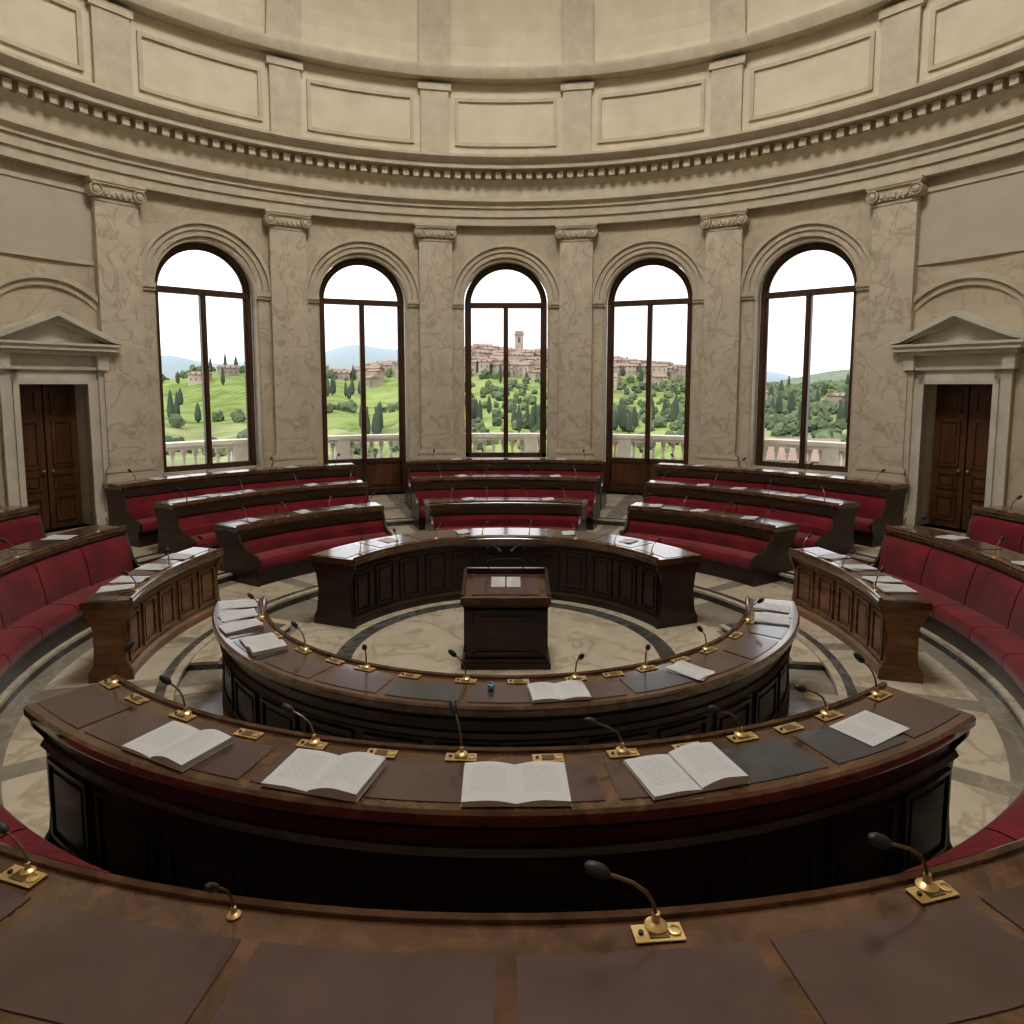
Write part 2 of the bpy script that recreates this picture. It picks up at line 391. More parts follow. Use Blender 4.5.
for idx,(c,t) in enumerate(WIN):
    M=frame(RW,c); sb=MB()
    sill=SILL if t=='w' else FL
    for sx in (-1,1):
        x0,x1=sorted((sx*.555,sx*.675))
        sb.box(x0,x1,-.045,.02,FL,SPR-.03,PIL,M)
        x0,x1=sorted((sx*.535,sx*.70)); sb.box(x0,x1,-.07,.03,SPR-.05,SPR-.02,TRIM,M); sb.box(x0,x1,-.085,.03,SPR-.02,SPR+.03,TRIM,M)
        sb.box(x0,x1,-.07,.02,FL,FL+.1,TRIM,M)
    sb.archband(.55,.61,SPR+.03,-.035,.02,TRIM,M); sb.archband(.61,.67,SPR+.03,-.055,.02,TRIM,M); sb.archband(.67,.71,SPR+.03,-.085,.02,TRIM,M)
    if t=='w':
        sb.box(-.54,.54,-.05,.05,SILL-.04,SILL,TRIM,M)
    sb.obj('trim_%d'%(idx+1))
    w=MB(); y0,y1=.14,.21; fw=.05
    hw=WHW
    for sx in (-1,1):
        x0,x1=sorted((sx*hw,sx*(hw-fw))); w.box(x0,x1,y0,y1,sill,SPR,WFRAME,M)
        x0,x1=sorted((sx*(hw-fw),sx*(hw-fw-.03))); w.box(x0,x1,y0+.02,y1-.02,sill,SPR,WFRAME,M)
    w.archband(hw-fw,hw,SPR,y0,y1,WFRAME,M,32); w.archband(hw-fw-.025,hw-fw,SPR,y0+.02,y1-.02,WFRAME,M,32)
    w.box(-hw+fw,hw-fw,y0-.01,y1,SPR-.035,SPR+.03,WFRAME,M)
    w.box(-.03,.03,y0,y1,sill,SPR,WFRAME,M); w.box(-.012,.012,y0-.02,y0,sill,SPR,WFRAME,M)
    w.box(-hw,hw,y0,y1,sill,sill+.06,WFRAME,M)
    if t=='d':
        w.box(-hw+fw,hw-fw,y0+.02,y1-.01,sill,.60,WDOOR,M); w.box(-hw,hw,y0,y1,.585,.635,WFRAME,M)
        for sx in (-1,1):
            x0,x1=sorted((sx*.08,sx*.43)); w.box(x0,x1,y0+.005,y0+.03,sill+.11,.54,WDOOR,M)
        w.box(.035,.05,y0-.03,y0,1.15,1.3,BRASS,M)
    poly=[(-hw+.03,sill+.03),(hw-.03,sill+.03),(hw-.03,SPR)]+[((hw-.03)*math.cos(math.pi*i/24),SPR+(hw-.03)*math.sin(math.pi*i/24)) for i in range(1,24)]+[(-hw+.03,SPR)]
    w.add([(x,.175,z) for x,z in poly],[tuple(range(len(poly)))],GLASS,M)
    w.obj('window_%d'%(idx+1),recalc=False)
    L=bpy.data.lights.new('window_portal','AREA'); L.shape='RECTANGLE'; L.size=2*WHW*S; L.size_y=(SPR+WHW-sill)*S; L.cycles.is_portal=True
    lo=bpy.data.objects.new('window_portal',L); scene.collection.objects.link(lo)
    lo.location=Vector(P(RO+.03,c,(sill+SPR+WHW)/2))*S
    d=Vector((-math.sin(rad(c)),-math.cos(rad(c)),0)); lo.rotation_euler=d.to_track_quat('-Z','Y').to_euler()

for idx,a in enumerate((-DTH,DTH)):
    M=frame(RW,a); d=MB()
    for sx in (-1,1):
        x0,x1=sorted((sx*DHW,sx*.45)); d.box(x0,x1,-.06,.02,FL,1.72,DOORSTONE,M)
        x0,x1=sorted((sx*(DHW-.0),sx*.35)); d.box(x0,x1,-.08,.02,FL,DHEAD+.05,DOORSTONE,M)
        x0,x1=sorted((sx*.40,sx*.45)); d.box(x0,x1,-.085,.02,FL,1.72,DOORSTONE,M)
        x0,x1=sorted((sx*.38,sx*.48)); d.box(x0,x1,-.13,.02,1.72,1.90,DOORSTONE,M)
        x0,x1=sorted((sx*.30,sx*.48)); d.box(x0,x1,-.09,.02,FL,FL+.13,DOORSTONE,M)
    d.box(-.35,.35,-.08,.02,DHEAD,DHEAD+.05,DOORSTONE,M); d.box(-.40,.40,-.06,.02,DHEAD+.05,1.72,DOORSTONE,M)
    d.box(-.40,.40,-.09,.02,1.72,1.75,DOORSTONE,M); d.box(-.43,.43,-.07,.02,1.75,1.86,DOORSTONE,M)
    d.box(-.50,.50,-.15,.02,1.86,1.90,DOORSTONE,M); d.box(-.55,.55,-.20,.02,1.90,1.945,DOORSTONE,M); d.box(-.57,.57,-.22,.02,1.945,1.97,DOORSTONE,M)
    d.prism([(-.54,1.97),(.54,1.97),(0,2.20)],-.08,.02,DOORSTONE,M)
    for sx in (-1,1):
        d.prism([(sx*.58,1.97),(sx*.58,2.0),(0,2.26),(0,2.21),(sx*.48,1.99)],-.22,.02,DOORSTONE,M)
        d.prism([(sx*.48,1.975),(sx*.50,1.99),(0,2.21),(0,2.17)],-.15,.02,DOORSTONE,M)
    d.obj('trim_door_case')
    b=MB()
    b.archband(.60,.66,1.90,-.03,.02,TRIM,M); b.archband(.66,.71,1.90,-.06,.02,TRIM,M)
    b.box(-.50,.50,-.02,.02,2.78,3.42,PLASTER,M)
    for x0,x1,z0,z1 in ((-.54,.54,2.74,2.78),(-.54,.54,3.42,3.46),(-.54,-.50,2.78,3.42),(.50,.54,2.78,3.42)): b.box(x0,x1,-.035,.02,z0,z1,TRIM,M)
    b.obj('trim_wall_panel')
    w=MB()
    w.box(-DHW,DHW,.20,.26,FL,DHEAD,WDOOR,M)
    for sx in (-1,1):
        x0,x1=sorted((sx*.008,sx*(DHW-.0)))
        w.box(x0,x1,.17,.21,FL,DHEAD,WDOOR,M)
        for z0,z1 in ((FL+.07,.50),(.56,.72),(.78,1.24),(1.30,DHEAD-.06)):
            for q0,q1,k0,k1 in ((x0+.05,x1-.05,z0,z0+.02),(x0+.05,x1-.05,z1-.02,z1),(x0+.05,x0+.07,z0,z1),(x1-.07,x1-.05,z0,z1)): w.box(q0,q1,.155,.18,k0,k1,WDOOR,M)
            w.box(x0+.09,x1-.09,.16,.18,z0+.04,z1-.04,WDOOR,M)
        w.lathe([(0,0),(.012,.003),(.015,.015),(.01,.025),(0,.03)],BRASS,M@Matrix.Translation((sx*.04,.155,.75))@Matrix.Rotation(rad(90),4,'X'),10)
    w.obj('door_%d'%(idx+1))
sk=MB()
for s0,s1 in ((-2*A-6.2,-2*A+6.2),(-6.2,6.2),(2*A-6.2,2*A+6.2)):
    sk.pbox(4.965,5.01,s0,s1,FL,FL+.1,TRIM)
sk.pbox(4.965,5.01,75,285,FL,FL+.1,TRIM)
sk.obj('baseboard_north')

# ---------------------------------------------------------------- desks & benches
def panels(mb,r,sg,a0,a1,z0,z1,n,mat):
    da=(a1-a0)/n; e=math.degrees(.025/r); t=math.degrees(.014/r)
    ra,rb=sorted((r,r+sg*.012)); rc,rd_=sorted((r,r+sg*.008))
    for i in range(n):
        b0=a0+i*da+e; b1=a0+(i+1)*da-e
        k=max(1,int((b1-b0)/2))
        mb.pbox(ra,rb,b0,b1,z0,z0+.014,mat,k); mb.pbox(ra,rb,b0,b1,z1-.014,z1,mat,k)
        mb.pbox(ra,rb,b0,b0+t,z0,z1,mat,1); mb.pbox(ra,rb,b1-t,b1,z0,z1,mat,1)
        if z1-z0>.08: mb.pbox(rc,rd_,b0+2.6*t,b1-2.6*t,z0+.036,z1-.036,mat,k)
def desk(ri,ro,a0,a1,zf,zt,wood=WOOD,top=WTOP,np_=8,seats=8,inlays=(LEATH,),bench=False,band=False,name='curved_desk'):
    mb=MB()
    mb.sweep([(ri,zt-.03),(ri+.006,zt-.04),(ro-.006,zt-.04),(ro,zt-.03),(ro,zt-.008),(ro-.008,zt),(ri+.008,zt),(ri,zt-.008)],a0,a1,top)
    e=math.degrees(.02/ri)
    mb.sweep([(ri+.018,zt-.04),(ri+.045,zt-.075),(ro-.045,zt-.075),(ro-.018,zt-.04)],a0+e/2,a1-e/2,wood)
    mb.pbox(ri+.05,ro-.05,a0+e,a1-e,zf,zt-.07,wood)
    mb.sweep([(ri+.03,zf),(ro-.03,zf),(ro-.03,zf+.04),(ro-.045,zf+.06),(ri+.045,zf+.06),(ri+.03,zf+.04)],a0+e/2,a1-e/2,wood)
    if band: mb.sweep([(ro-.06,zt-.15),(ro-.04,zt-.15),(ro-.03,zt-.135),(ro-.04,zt-.12),(ro-.06,zt-.12)],a0+e,a1-e,wood)
    zp=zt-.17 if band else zt-.10
    panels(mb,ro-.05,1,a0+e,a1-e,zf+.085,zp,np_,wood)
    if not bench: panels(mb,ri+.05,-1,a0+e,a1-e,zf+.085,zt-.10,np_,wood)
    zm=(zf+zt)/2
    for a,b in ((a0+.2*e,a0+1.3*e),(a1-1.3*e,a1-.2*e)):
        mb.sweep([(ri+.02,zf),(ro-.02,zf),(ro-.02,zf+.05),(ro-.045,zf+.09),(ro-.06,zm),(ro-.045,zt-.12),(ro-.015,zt-.07),(ro-.01,zt-.035),(ri+.01,zt-.035),(ri+.015,zt-.07),(ri+.045,zt-.12),(ri+.06,zm),(ri+.045,zf+.09),(ri+.02,zf+.05)],a,b,wood,1)
    mb.sweep([(ri+.004,zt-.002),(ri+.02,zt-.002),(ri+.02,zt+.008),(ri+.012,zt+.014),(ri+.004,zt+.008)],a0,a1,top)
    da=(a1-a0)/seats; g=math.degrees(.016/ri)
    for i in range(seats):
        L=inlays[i%len(inlays)]
        mb.pbox(ri+.085,ro-.035,a0+i*da+g,a0+(i+1)*da-g,zt-.004,zt+.0025,L)
    return mb.obj(name)
def bench(r0,a0,a1,zf,zt,seg=.36,depth=.24,drop=.0,raise_=.245):
    mb=MB(); e=math.degrees(.02/r0)
    zs=zf+raise_; zt=zt-drop
    mb.pbox(r0-depth+.03,r0+.04,a0+e,a1-e,zf,zs-.085,WOOD)
    mb.pbox(r0+.02,r0+.055,a0+e,a1-e,zf,zt-.045,WOOD)
    if drop: mb.sweep([(r0-.012,zt-.052),(r0+.06,zt-.052),(r0+.06,zt+drop-.035),(r0+.005,zt+drop-.035),(r0-.004,zt+.01)],a0+e,a1-e,WOOD)
    n=max(1,round(rad(a1-a0)*r0/seg)); da=(a1-a0)/n; g=math.degrees(.004/r0)
    for i in range(n):
        b0=a0+i*da+(e if i==0 else g); b1=a0+(i+1)*da-(e if i==n-1 else g)
        ri=r0-depth; ro=r0-.02
        mb.sweep([(ri+.02,zs-.09),(ro,zs-.09),(ro,zs-.005),(ro-.08,zs+.003),(ri+.05,zs),(ri+.02,zs-.008),(ri+.004,zs-.028),(ri,zs-.05),(ri+.006,zs-.078)],b0,b1,RED)
        mb.sweep([(r0-.06,zs-.02),(r0+.03,zs-.02),(r0+.035,zt-.055),(r0+.012,zt-.052),(r0-.008,zt-.07),(r0-.028,zt-.13),(r0-.052,zs+.06)],b0,b1,RED)
    zt+=drop
    for a,b in ((a0,a0+e),(a1-e,a1)):
        mb.sweep([(r0-depth+.02,zf),(r0+.05,zf),(r0+.05,zt-.05),(r0-.0,zt-.05),(r0-.02,zt-.11),(r0-.05,zs+.09),(r0-.09,zs+.04),(r0-depth+.03,zs+.015),(r0-depth-.005,zs-.01),(r0-depth,zs-.05),(r0-depth+.03,zs-.1)],a,b,WOOD,1)
    return mb.obj('upholstered_bench')
def row(ri,a0,a1,zf,zt,w=.30,seats=6,seg=1.1,depth=.24,drop=.05,raise_=.215,**k):
    desk(ri,ri+w,a0,a1,zf,zt,bench=True,seats=seats,np_=max(3,seats),**k)
    bench(ri,a0,a1,zf,zt,seg,depth,drop,raise_)

Z1,Z2,Z3=.58,.44,.46
desk(2.11,2.39,143.3,219.2,.06,Z1,seats=10,np_=10,band=True,inlays=(LEATH,LEATH2,LEATH2)+(LEATH,)*7)
desk(1.325,1.58,104,256,0,Z2,seats=13,np_=14,band=True,inlays=(LEATH,LEATH2,LEATH))
desk(1.04,1.40,-68,68,0,Z3,seats=8,np_=12,inlays=(LEATH,))
for sg in (-1,1):
    def ar(a,b): return tuple(sorted((sg*a,sg*b)))
    desk(1.97,2.22,*ar(73,104.5),.06,.485,wood=WWARM,seats=5,np_=5,inlays=(LEATH,))
    row(2.40,*ar(27,58.8),.06,.49,seats=5)
    row(3.13,*ar(26,59.6),.12,.604,seats=6)
    row(3.90,*ar(24.8,59.2),FL,.70,seats=7)
    row(2.73,*ar(74,124),.06,.60,seats=7,w=.28,seg=.38,drop=0,raise_=.245)
    row(3.50,*ar(74,122),.12,.70,seats=7,seg=.4,drop=0)
row(2.40,-17,17,.06,.49,seats=4)
row(3.22,-17,17,.12,.604,seats=5)
row(4.0,-16.3,16.3,FL,.70,seats=6)
row(2.82,139,221,.12,.68,w=.30,seats=10,seg=.45,depth=.335,drop=0,raise_=.25)

# ---------------------------------------------------------------- lectern
lc=MB(); x=.225
lc.box(-.25,.25,-.235,.13,0,.035,WOOD); lc.box(-.24,.24,-.225,.12,.035,.055,WOOD)
lc.box(-x,x,-.205,.10,.055,.36,WOOD)
for x0,x1,z0,z1 in ((-.19,.19,.08,.094),(-.19,.19,.32,.334),(-.19,-.176,.08,.334),(.176,.19,.08,.334)): lc.box(x0,x1,-.216,-.2,z0,z1,WOOD)
lc.box(-.15,.15,-.212,-.2,.12,.295,WOOD)
for sx in (-1,1):
    xa,xb=sorted((sx*.224,sx*.236))
    for y0,y1,z0,z1 in ((-.17,.07,.08,.094),(-.17,.07,.32,.334),(-.17,-.156,.08,.334),(.056,.07,.08,.334)): lc.box(xa,xb,y0,y1,z0,z1,WOOD)
lc.box(-.24,.24,-.22,.115,.35,.37,WOOD)
def slab(x0,x1,y0,y1,za,zb,th,mat):
    lc.add([(x0,y0,za-th),(x1,y0,za-th),(x1,y1,zb-th),(x0,y1,zb-th),(x0,y0,za),(x1,y0,za),(x1,y1,zb),(x0,y1,zb)],[(3,2,1,0),(4,5,6,7),(0,1,5,4),(1,2,6,5),(2,3,7,6),(3,0,4,7)],mat)
slab(-.225,.225,-.205,.10,.39,.445,.06,WOOD)
slab(-.25,.25,-.235,.13,.395,.455,.025,WTOP)
slab(-.19,.19,-.17,.09,.410,.452,.004,LEATH)
slab(-.25,.25,-.24,-.225,.412,.415,.03,WTOP)
lc.box(-.235,.235,.105,.13,.445,.485,WOOD)
for sx in (-1,1):
    xa,xb=sorted((sx*.232,sx*.25)); slab(xa,xb,-.2,.13,.415,.478,.035,WOOD)
slab(-.085,-.004,-.08,.05,.427,.449,.003,PAPER); slab(.004,.085,-.08,.05,.427,.449,.003,PAPER)
for sx in (-1,1):
    lc.tube([(sx*.10,.10,.48),(sx*.125,.10,.54),(sx*.115,.09,.61),(sx*.085,.04,.645),(sx*.05,-.02,.64)],.004,BLACK)
    lc.tube([(sx*.05,-.02,.64),(sx*.035,-.05,.63),(sx*.03,-.065,.625)],[.007,.010,.006],BLACK)
lc.tube([(-.13,.10,.52),(-.07,.115,.54),(.07,.115,.54),(.13,.10,.52)],.003,BLACK)
lc.obj('lectern')

# ---------------------------------------------------------------- microphones, books, papers
def micmesh(path,head):
    mm=MB()
    mm.lathe([(.03,0),(.03,.006),(.022,.012),(.012,.016),(.010,.04),(.0,.042)],BRASS,n=16)
    mm.tube(path,.0055,GOLDNECK)
    mm.tube(head,[.008,.014,.019,.019,.014,.005],BLACK,n=12)
    return mm.mesh('gooseneck_microphone',1,origin=Vector((0,0,0)))[0]
MIC=micmesh([(0,0,.03),(0,-.005,.06),(0,-.012,.095),(0,-.028,.13),(0,-.052,.158),(0,-.075,.175)],
            [(0,-.072,.173),(0,-.078,.177),(0,-.088,.186),(0,-.108,.203),(0,-.122,.214),(0,-.128,.219)])
MICL=micmesh([(0,0,.03),(0,-.008,.065),(0,-.025,.095),(0,-.06,.12),(0,-.10,.135),(0,-.125,.142)],
             [(0,-.122,.141),(0,-.130,.144),(0,-.142,.149),(0,-.165,.158),(0,-.180,.164),(0,-.187,.167)])
pb=MB(); pb.box(-.075,.075,-.033,.033,0,.004,BRASS); pb.box(-.03,.03,-.022,.022,.004,.007,GOLDNECK)
pb.lathe([(.02,.004),(.02,.010),(.014,.011),(.014,.007),(0,.007)],BRASS,Matrix.Translation((-.05,0,0)),14)
pb.lathe([(.008,.004),(.008,.011),(0,.012)],BLACK,Matrix.Translation((.052,0,0)),10)
PLATE,_=pb.mesh('brass_socket_plate',1,origin=Vector((0,0,0)))
def mic(r,a,z,jit=25,sc=1,plate=False,rot=None,me=None):
    loc=Vector(P(r,a,z))*S
    th=rad(-a)+math.pi+rad(random.uniform(-jit,jit) if rot is None else rot)
    loc.z+=.007 if plate else .003
    inst('gooseneck_microphone',me or MIC,loc,th,sc)
    if plate: inst('brass_socket_plate',PLATE,Vector(P(r+.012,a,z))*S+Vector((0,0,.004)),rad(-a))
def bookmesh(tl,tr,name):
    b=MB(); n=10; W=.235; D=.305
    for sg,t in ((-1,tl),(1,tr)):
        top=[]
        for i in range(n+1):
            u=i/n; top.append((sg*u*W, t*(.35+1.3*math.sin(min(1,u*1.6)*math.pi*.5)-.75*u)+.002))
        poly=[(sg*W,0.0),(0,0.0)]+top
        b.prism(poly,-D/2,D/2,PAPER)
    b.box(-.238,.238,-D/2-.002,D/2+.002,-.002,.001,PLASTER)
    me,_=b.mesh(name,1,origin=Vector((0,0,-.002))); return me
B1=bookmesh(.012,.034,'open_book'); B2=bookmesh(.02,.02,'open_book')
cb=MB(); cb.box(-.115,.115,-.155,.155,0,.012,PAPER)
cb.add([(-.115,-.155,.013),(.115,-.155,.013),(.118,.155,.03),(-.115,.155,.014)],[(0,1,2,3)],PAPER)
PST,_=cb.mesh('paper_stack',1,origin=Vector((0,0,0)))
sh=MB(); vs=[];n=8
for i in range(n+1):
    for j in (0,1): vs.append((-.11+.22*i/n,(-.15,.15)[j],.001+.006*(math.sin(i*.7+j)+1)))
sh.add(vs,[(2*i,2*i+2,2*i+3,2*i+1) for i in range(n)],PAPER)
sh.box(-.11,.11,-.15,.15,-.0002,.0008,PAPER,Matrix.Rotation(rad(9),4,'Z'))
SHT,_=sh.mesh('loose_papers',1,origin=Vector((0,0,-.0002)))
s1=MB(); s1.box(-.20,.20,-.14,.14,0,.003,PAPER); SH1,_=s1.mesh('paper_sheet',1,origin=Vector((0,0,0)))
def put(kind,me,r,a,z,rot=0,sc=1):
    loc=Vector(P(r,a,z))*S; loc.z+=.006
    inst(kind,me,loc,rad(-a)+math.pi+rad(rot),sc)
for phi,ro,me in ((-38,-180,MIC),(-27,-60,MIC),(-14.5,-95,MICL),(-3.2,-150,MIC),(8.5,-95,MICL),(18.2,-95,MICL),(27,-110,MICL),(34.0,-160,MIC)): mic(2.145,180-phi,Z1,plate=True,rot=ro,sc=1.0,me=me)
for phi in (-33,-20,-9,3,13.5,22.5): inst('brass_socket_plate',PLATE,Vector(P(2.16,180-phi,Z1))*S+Vector((0,0,.004)),rad(-180+phi))
put('open_book',B1,2.285,180+23.5,Z1,-4,.95); put('open_book',B1,2.285,180+11.7,Z1,-3); put('open_book',B2,2.285,180-.6,Z1,0)
put('open_book',B1,2.275,180-11.7,Z1,4); put('paper_sheet',SH1,2.26,180-28,Z1,4,.85)
for phi in (-62,-39.5,-24.5,-6.5,11.5,24.5,39.5,60): mic(1.36,180-phi,Z2,plate=True,jit=100,sc=.95)
for phi in (-31,-16,2,18,32,50,-50): inst('brass_socket_plate',PLATE,Vector(P(1.37,180-phi,Z2))*S+Vector((0,0,.004)),rad(-180+phi))
put('open_book',B2,1.48,180-7.6,Z2,0,.82)
put('loose_papers',SHT,1.47,180-30,Z2,12,.95); put('open_book',B1,1.46,180+47,Z2,-8,.85); put('paper_stack',PST,1.47,180+58,Z2,5); put('loose_papers',SHT,1.46,180+65,Z2,5)
put('loose_papers',SHT,1.45,180+72,Z2,-8); put('paper_stack',PST,1.46,180-62,Z2,8,.9); put('loose_papers',SHT,1.45,180-70,Z2,-8)
bl=MB(); bl.lathe([(.0,0),(.02,.004),(.026,.02),(.02,.034),(.008,.04),(.01,.052),(0,.056)],BLUE,n=9)  # small blue thing of no certain kind
bl.obj('small_blue_object',1).location=Vector(P(1.44,180+2.2,Z2))*S+Vector((0,0,.006))
for a in (-60,-43,-27,-9,9,27,43,60): mic(1.12,a,Z3,jit=70,sc=.85)
for a in (-42,22,44,-15): put('loose_papers',SHT,1.27,a,Z3,random.uniform(-15,15),.8)
for sg in (-1,1):
    for a in (76,88,100): mic(2.0,sg*a,.485,jit=60)
    for a in (80,87,94): put('loose_papers',SHT,2.12,sg*a,.485,random.uniform(-12,12),1.0)
    put('paper_stack',PST,2.11,sg*99,.485,7,1.0)
    for a in (78,92,106): mic(2.78,sg*a,.60,jit=60)
    for a in (82,95,100): put('loose_papers',SHT,2.89,sg*a,.60,random.uniform(-12,12))
    for a in (78,90): mic(3.55,sg*a,.70,jit=60)
    put('loose_papers',SHT,3.66,sg*80,.70,4); put('loose_papers',SHT,3.66,sg*86,.70,-6)
    for (r,a0,a1,z) in ((2.40,30,56,.49),(3.13,29,57,.604),(3.90,28,57,.70)):
        for i in range(4): mic(r+.04,sg*(a0+(a1-a0)*i/3),z,jit=70,sc=1.05)
        for i in range(3):
            put('loose_papers',SHT,r+.17,sg*(a0+(a1-a0)*(i+.5)/3+random.uniform(-3,3)),z,random.uniform(-15,15),.9)
for (r,z) in ((2.40,.49),(3.22,.604),(4.0,.70)):
    for a in (-12,-4,5,13): mic(r+.04,a,z,jit=70,sc=1.05)
    for a in (-8,9): put('loose_papers',SHT,r+.17,a,z,random.uniform(-15,15),.9)
for phi,ro,sc in ((-34,-30,1),(-18,-95,.8),(5.0,-97,1.15),(15.3,-97,1.15),(31,-40,1)): mic(2.86,180-phi,.68,plate=True,rot=ro,sc=sc,me=MICL)
mic(2.86,180+9.3,.68,rot=-20,sc=.72,me=MIC)

# ---------------------------------------------------------------- outside
bs=MB()
def sweepf(r0,r1,z0,z1): bs.pbox(r0,r1,-62,62,z0,z1,BALST,70)
bs.pbox(5.30,6.0,-64,64,.06,.165,BALST,64)
sweepf(5.76,5.92,.165,.30); sweepf(5.75,5.93,.80,.84); sweepf(5.73,5.95,.84,.89)
bp=[(.035,0),(.035,.03),(.02,.045),(.02,.06),(.045,.13),(.048,.17),(.035,.24),(.018,.33),(.016,.38),(.028,.40),(.018,.42),(.034,.45),(.034,.50)]
aa=-61.5
i=0
while aa<61.6:
    if i%10==0: bs.pbox(5.74,5.94,aa-.9,aa+.9,.165,.84,BALST,1)
    else: bs.lathe(bp,BALST,Matrix.Translation(P(5.84,aa,.30)),10)
    aa+=1.3; i+=1
bs.obj('balcony_balustrade')
fd=MB(); fd.pbox(5.0,5.98,0,360,-10.5,-.02,BALST,90,True); fd.obj('wall_foundation',origin=Vector((0,0,0)))

CY=-3.9*S; CZ=1.58*S
def lerp(pts,d):
    for (a,b),(c,e) in zip(pts,pts[1:]):
        if d<=c:
            t=(d-a)/(c-a); t=max(0,min(1,t)); t=t*t*(3-2*t); return b+(e-b)*t
    return pts[-1][1]
base=[(8,-17),(150,-15),(300,-12),(460,-3),(600,-12),(900,-30),(1500,-35),(2400,-20),(3600,-20)]
def g(x): return math.exp(-x*x)
def H(az,d):
    z=lerp(base,d)
    z+=24*g((az-1)/12.5)*g((d-520)/150)
    z+=9*g((az+21)/9)*g((d-420)/130)
    z+=1.5*math.sin(d*.021+az*.35)+1.1*math.sin(az*.9+d*.008)
    if d>1300:
        k=min(1,(d-1300)/1300)
        mh=105+40*math.sin(az*.13+2.2)+16*math.sin(az*.41)+8*math.sin(az*.93+1)-1.0*az
        z+=mh*k*k*(3-2*k)
    if 700<d<1500: z+=34*g((d-1100)/220)*(1+.5*math.sin(az*.3))
    return z+CZ
ld=MB(); NA=220; ND=110; vs=[];fs=[]
dj=8*(3300/8)**(40/ND)
for j in range(ND+1):
    d=8*(3300/8)**(j/ND) if j<40 else dj+(3300-dj)*((j-40)/(ND-40))**1.9
    for i in range(NA+1):
        az=-50+100*i/NA
        vs.append((d*math.sin(rad(az)),CY+d*math.cos(rad(az)),H(az,d)))
for j in range(ND):
    for i in range(NA):
        a=j*(NA+1)+i; fs.append((a,a+1,a+NA+2,a+NA+1))
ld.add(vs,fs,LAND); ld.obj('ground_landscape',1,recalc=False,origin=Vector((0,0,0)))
def at(az,d): return Vector((d*math.sin(rad(az)),CY+d*math.cos(rad(az)),H(az,d)))
bm=bmesh.new(); bmesh.ops.create_icosphere(bm,subdivisions=2,radius=1); bm.verts.ensure_lookup_table()
IV=[v.co.copy() for v in bm.verts]; IF=[tuple(v.index for v in f.verts) for f in bm.faces]; bm.free()
variants=[]
for q in range(12):
    ph=random.uniform(0,6)
    variants.append([v*(1+.28*math.sin(v.x*6+ph)*math.sin(v.y*7+ph*2)+.18*math.sin(v.z*9+ph)*math.sin(v.x*8)+random.uniform(-.16,.16)) for v in IV])
tr=MB()
def blob(p,r,hh):
    V=random.choice(variants); vs=[(p.x+v.x*r,p.y+v.y*r,p.z+hh*(v.z*.5+.4)) for v in V]
    tr.add(vs,IF,TREE)
cnt=0
while cnt<1900:
    az=random.uniform(-36,36); d=140+390*random.random()**.75
    if -28<az<-8 and d>165:
        if not (abs(d-(300+az*3))<8 or abs(d-430)<8 or abs(az+18+(d-300)*.02)<.5) or random.random()<.4: continue
    elif -8<az<14 and (random.random()<.55 or d>415): continue
    r=random.uniform(.8,1.8)*(.7+d/500); blob(at(az,d),r,r*random.uniform(1.5,2.4)); cnt+=1
for _ in range(500):
    az=random.choice([random.uniform(-36,-13),random.uniform(15,36)]); d=random.uniform(450,620); r=random.uniform(1.8,3.4); blob(at(az,d),r,r*2)
for _ in range(110):
    blob(at(random.gauss(1,6),random.uniform(410,530)),random.uniform(1.2,2.4),random.uniform(3,5.5))
tr.obj('trees',1,recalc=False)
cy=MB()
def cyp(p,h,r): cy.lathe([(r*.25,0),(r*.3,h*.05),(r,h*.15),(r*1.05,h*.35),(r*.8,h*.65),(r*.4,h*.88),(0,h)],CYP,Matrix.Translation(p),7)
for az,d,n,sp in ((-11,200,8,1.6),(2.0,220,9,2.2),(9.5,210,9,2.2),(13,240,6,2),(25,220,8,3),(-26,240,6,3),(-14,330,10,4),(22,270,10,3),(-2,260,6,2)):
    for _ in range(n):
        p=at(az+random.uniform(-sp,sp)*.6,d+random.uniform(-15,15)); cyp(p,random.uniform(6,10),random.uniform(.7,1.1))
for _ in range(110):
    p=at(random.uniform(-30,32),random.uniform(330,540)); cyp(p,random.uniform(6,11),random.uniform(.9,1.4))
cy.obj('cypress_trees',1,recalc=False)
tw=MB()
def house(p,w,dp,h,rot):
    M=Matrix.Translation(p-Vector((0,0,3)))@Matrix.Rotation(rot,4,'Z'); h+=3
    tw.box(-w/2,w/2,-dp/2,dp/2,0,h,HOUSE,M)
    e=.5;rh=min(w,dp)*.22
    tw.add([(-w/2-e,-dp/2-e,h),(w/2+e,-dp/2-e,h),(w/2+e,dp/2+e,h),(-w/2-e,dp/2+e,h),(-w/2-e,0,h+rh),(w/2+e,0,h+rh)],[(0,1,5,4),(2,3,4,5),(0,4,3),(1,2,5),(0,3,2,1)],ROOF,M)
    k=max(2,int(w/2.6))
    for i in range(k):
        for zz in range(int((h-4)//3)+1):
            x=-w/2+(i+.5)*w/k; tw.box(x-.35,x+.35,-dp/2-.06,-dp/2,3.9+zz*3,5.1+zz*3,HWIN,M)
for _ in range(320):
    az=random.gauss(1,5.0); d=random.uniform(385,535)-abs(az)*.8
    house(at(az,d),random.uniform(5,10),random.uniform(5,9),random.uniform(3.5,7.5),random.uniform(-.9,.9))
for _ in range(80):
    az=random.choice([random.uniform(-15.5,-8),random.uniform(8,14)]); d=random.uniform(430,510)
    house(at(az,d),random.uniform(5,10),random.uniform(5,9),random.uniform(3.5,6),random.uniform(-.9,.9))
for az,d in ((-24,390),(-22,400),(20,340),(26,360),(5,330),(-4,360)): house(at(az,d),9,7,4,random.uniform(-.8,.8))
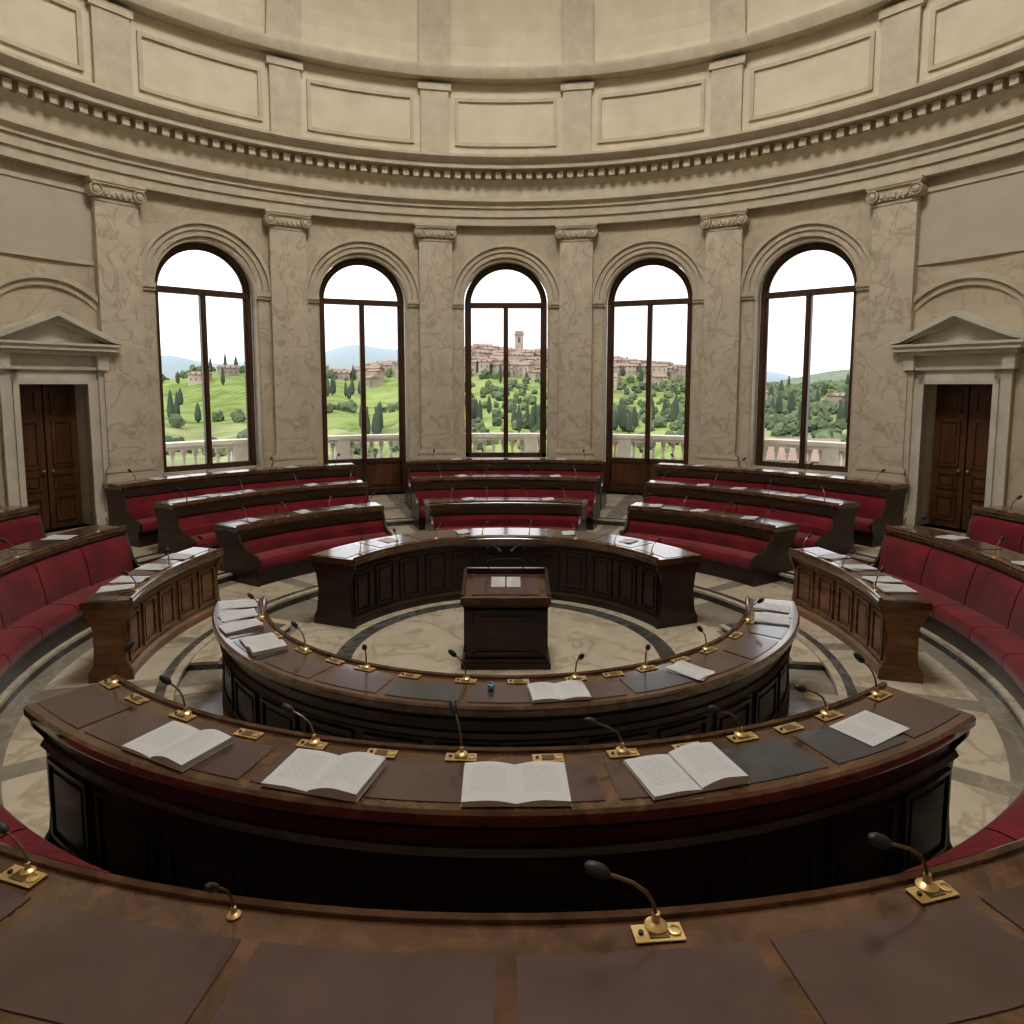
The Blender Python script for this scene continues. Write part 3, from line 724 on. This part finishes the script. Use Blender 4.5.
house(at(22.6,68),7.5,8,8.6,-.3)
tw.obj('hill_town',1,recalc=False)
bt=MB(); p=at(1.1,505)
M=Matrix.Translation(p)
bt.box(-3,3,-3,3,-3,20,HOUSE,M); bt.box(-3.5,3.5,-3.5,3.5,20,21,HOUSE,M); bt.box(-2.8,2.8,-2.8,2.8,21,23,HOUSE,M)
for i in range(4):
    x=-2.9+i*1.8; bt.box(x,x+.8,-3.5,-3.0,21,22.2,HOUSE,M)
bt.box(-.8,.8,-3.1,-2.98,14.5,18,HWIN,M); bt.box(-12,12,-4,6,-3,6.5,HOUSE,M)
bt.add([(-12.5,-4.5,6.5),(12.5,-4.5,6.5),(12.5,6.5,6.5),(-12.5,6.5,6.5),(-12.5,1,8.8),(12.5,1,8.8)],[(0,1,5,4),(2,3,4,5),(0,4,3),(1,2,5)],ROOF,M)
bt.obj('bell_tower',1,recalc=False)

# ---------------------------------------------------------------- world, sun, camera
w=bpy.data.worlds.new('overcast_sky'); scene.world=w; w.use_nodes=True; nt=w.node_tree
bg=nt.nodes['Background']; tc=nt.nodes.new('ShaderNodeTexCoord'); n=nt.nodes.new('ShaderNodeTexNoise')
mp=nt.nodes.new('ShaderNodeMapping'); mp.inputs['Scale'].default_value=(1,1,3)
n.inputs['Scale'].default_value=2.2; n.inputs['Detail'].default_value=5
nt.links.new(tc.outputs['Generated'],mp.inputs[0]); nt.links.new(mp.outputs[0],n.inputs['Vector'])
r=ramp(nt,[(.3,(.45,.465,.49)),(.6,(.92,.93,.95))]); nt.links.new(n.outputs['Fac'],r.inputs[0]); nt.links.new(r.outputs[0],bg.inputs[0])
bg.inputs[1].default_value=1.95
sun=bpy.data.lights.new('sun','SUN'); sun.energy=2.0; sun.angle=rad(12); sun.color=(1,.95,.86)
so=bpy.data.objects.new('sun',sun); scene.collection.objects.link(so)
so.rotation_euler=Vector((.35,.7,-.75)).to_track_quat('-Z','Y').to_euler()
cam=bpy.data.cameras.new('camera'); co=bpy.data.objects.new('camera',cam); scene.collection.objects.link(co)
co.location=(0,CY,CZ); co.rotation_euler=(rad(90)-math.atan(.1),0,0)
cam.sensor_width=36; cam.lens=24.01; cam.shift_x=.006; cam.shift_y=-.0576; cam.clip_end=8000; cam.clip_start=.05
scene.camera=co
scene.view_settings.view_transform='Standard'
try: scene.view_settings.look='Medium High Contrast'
except Exception:
    scene.view_settings.look='None'
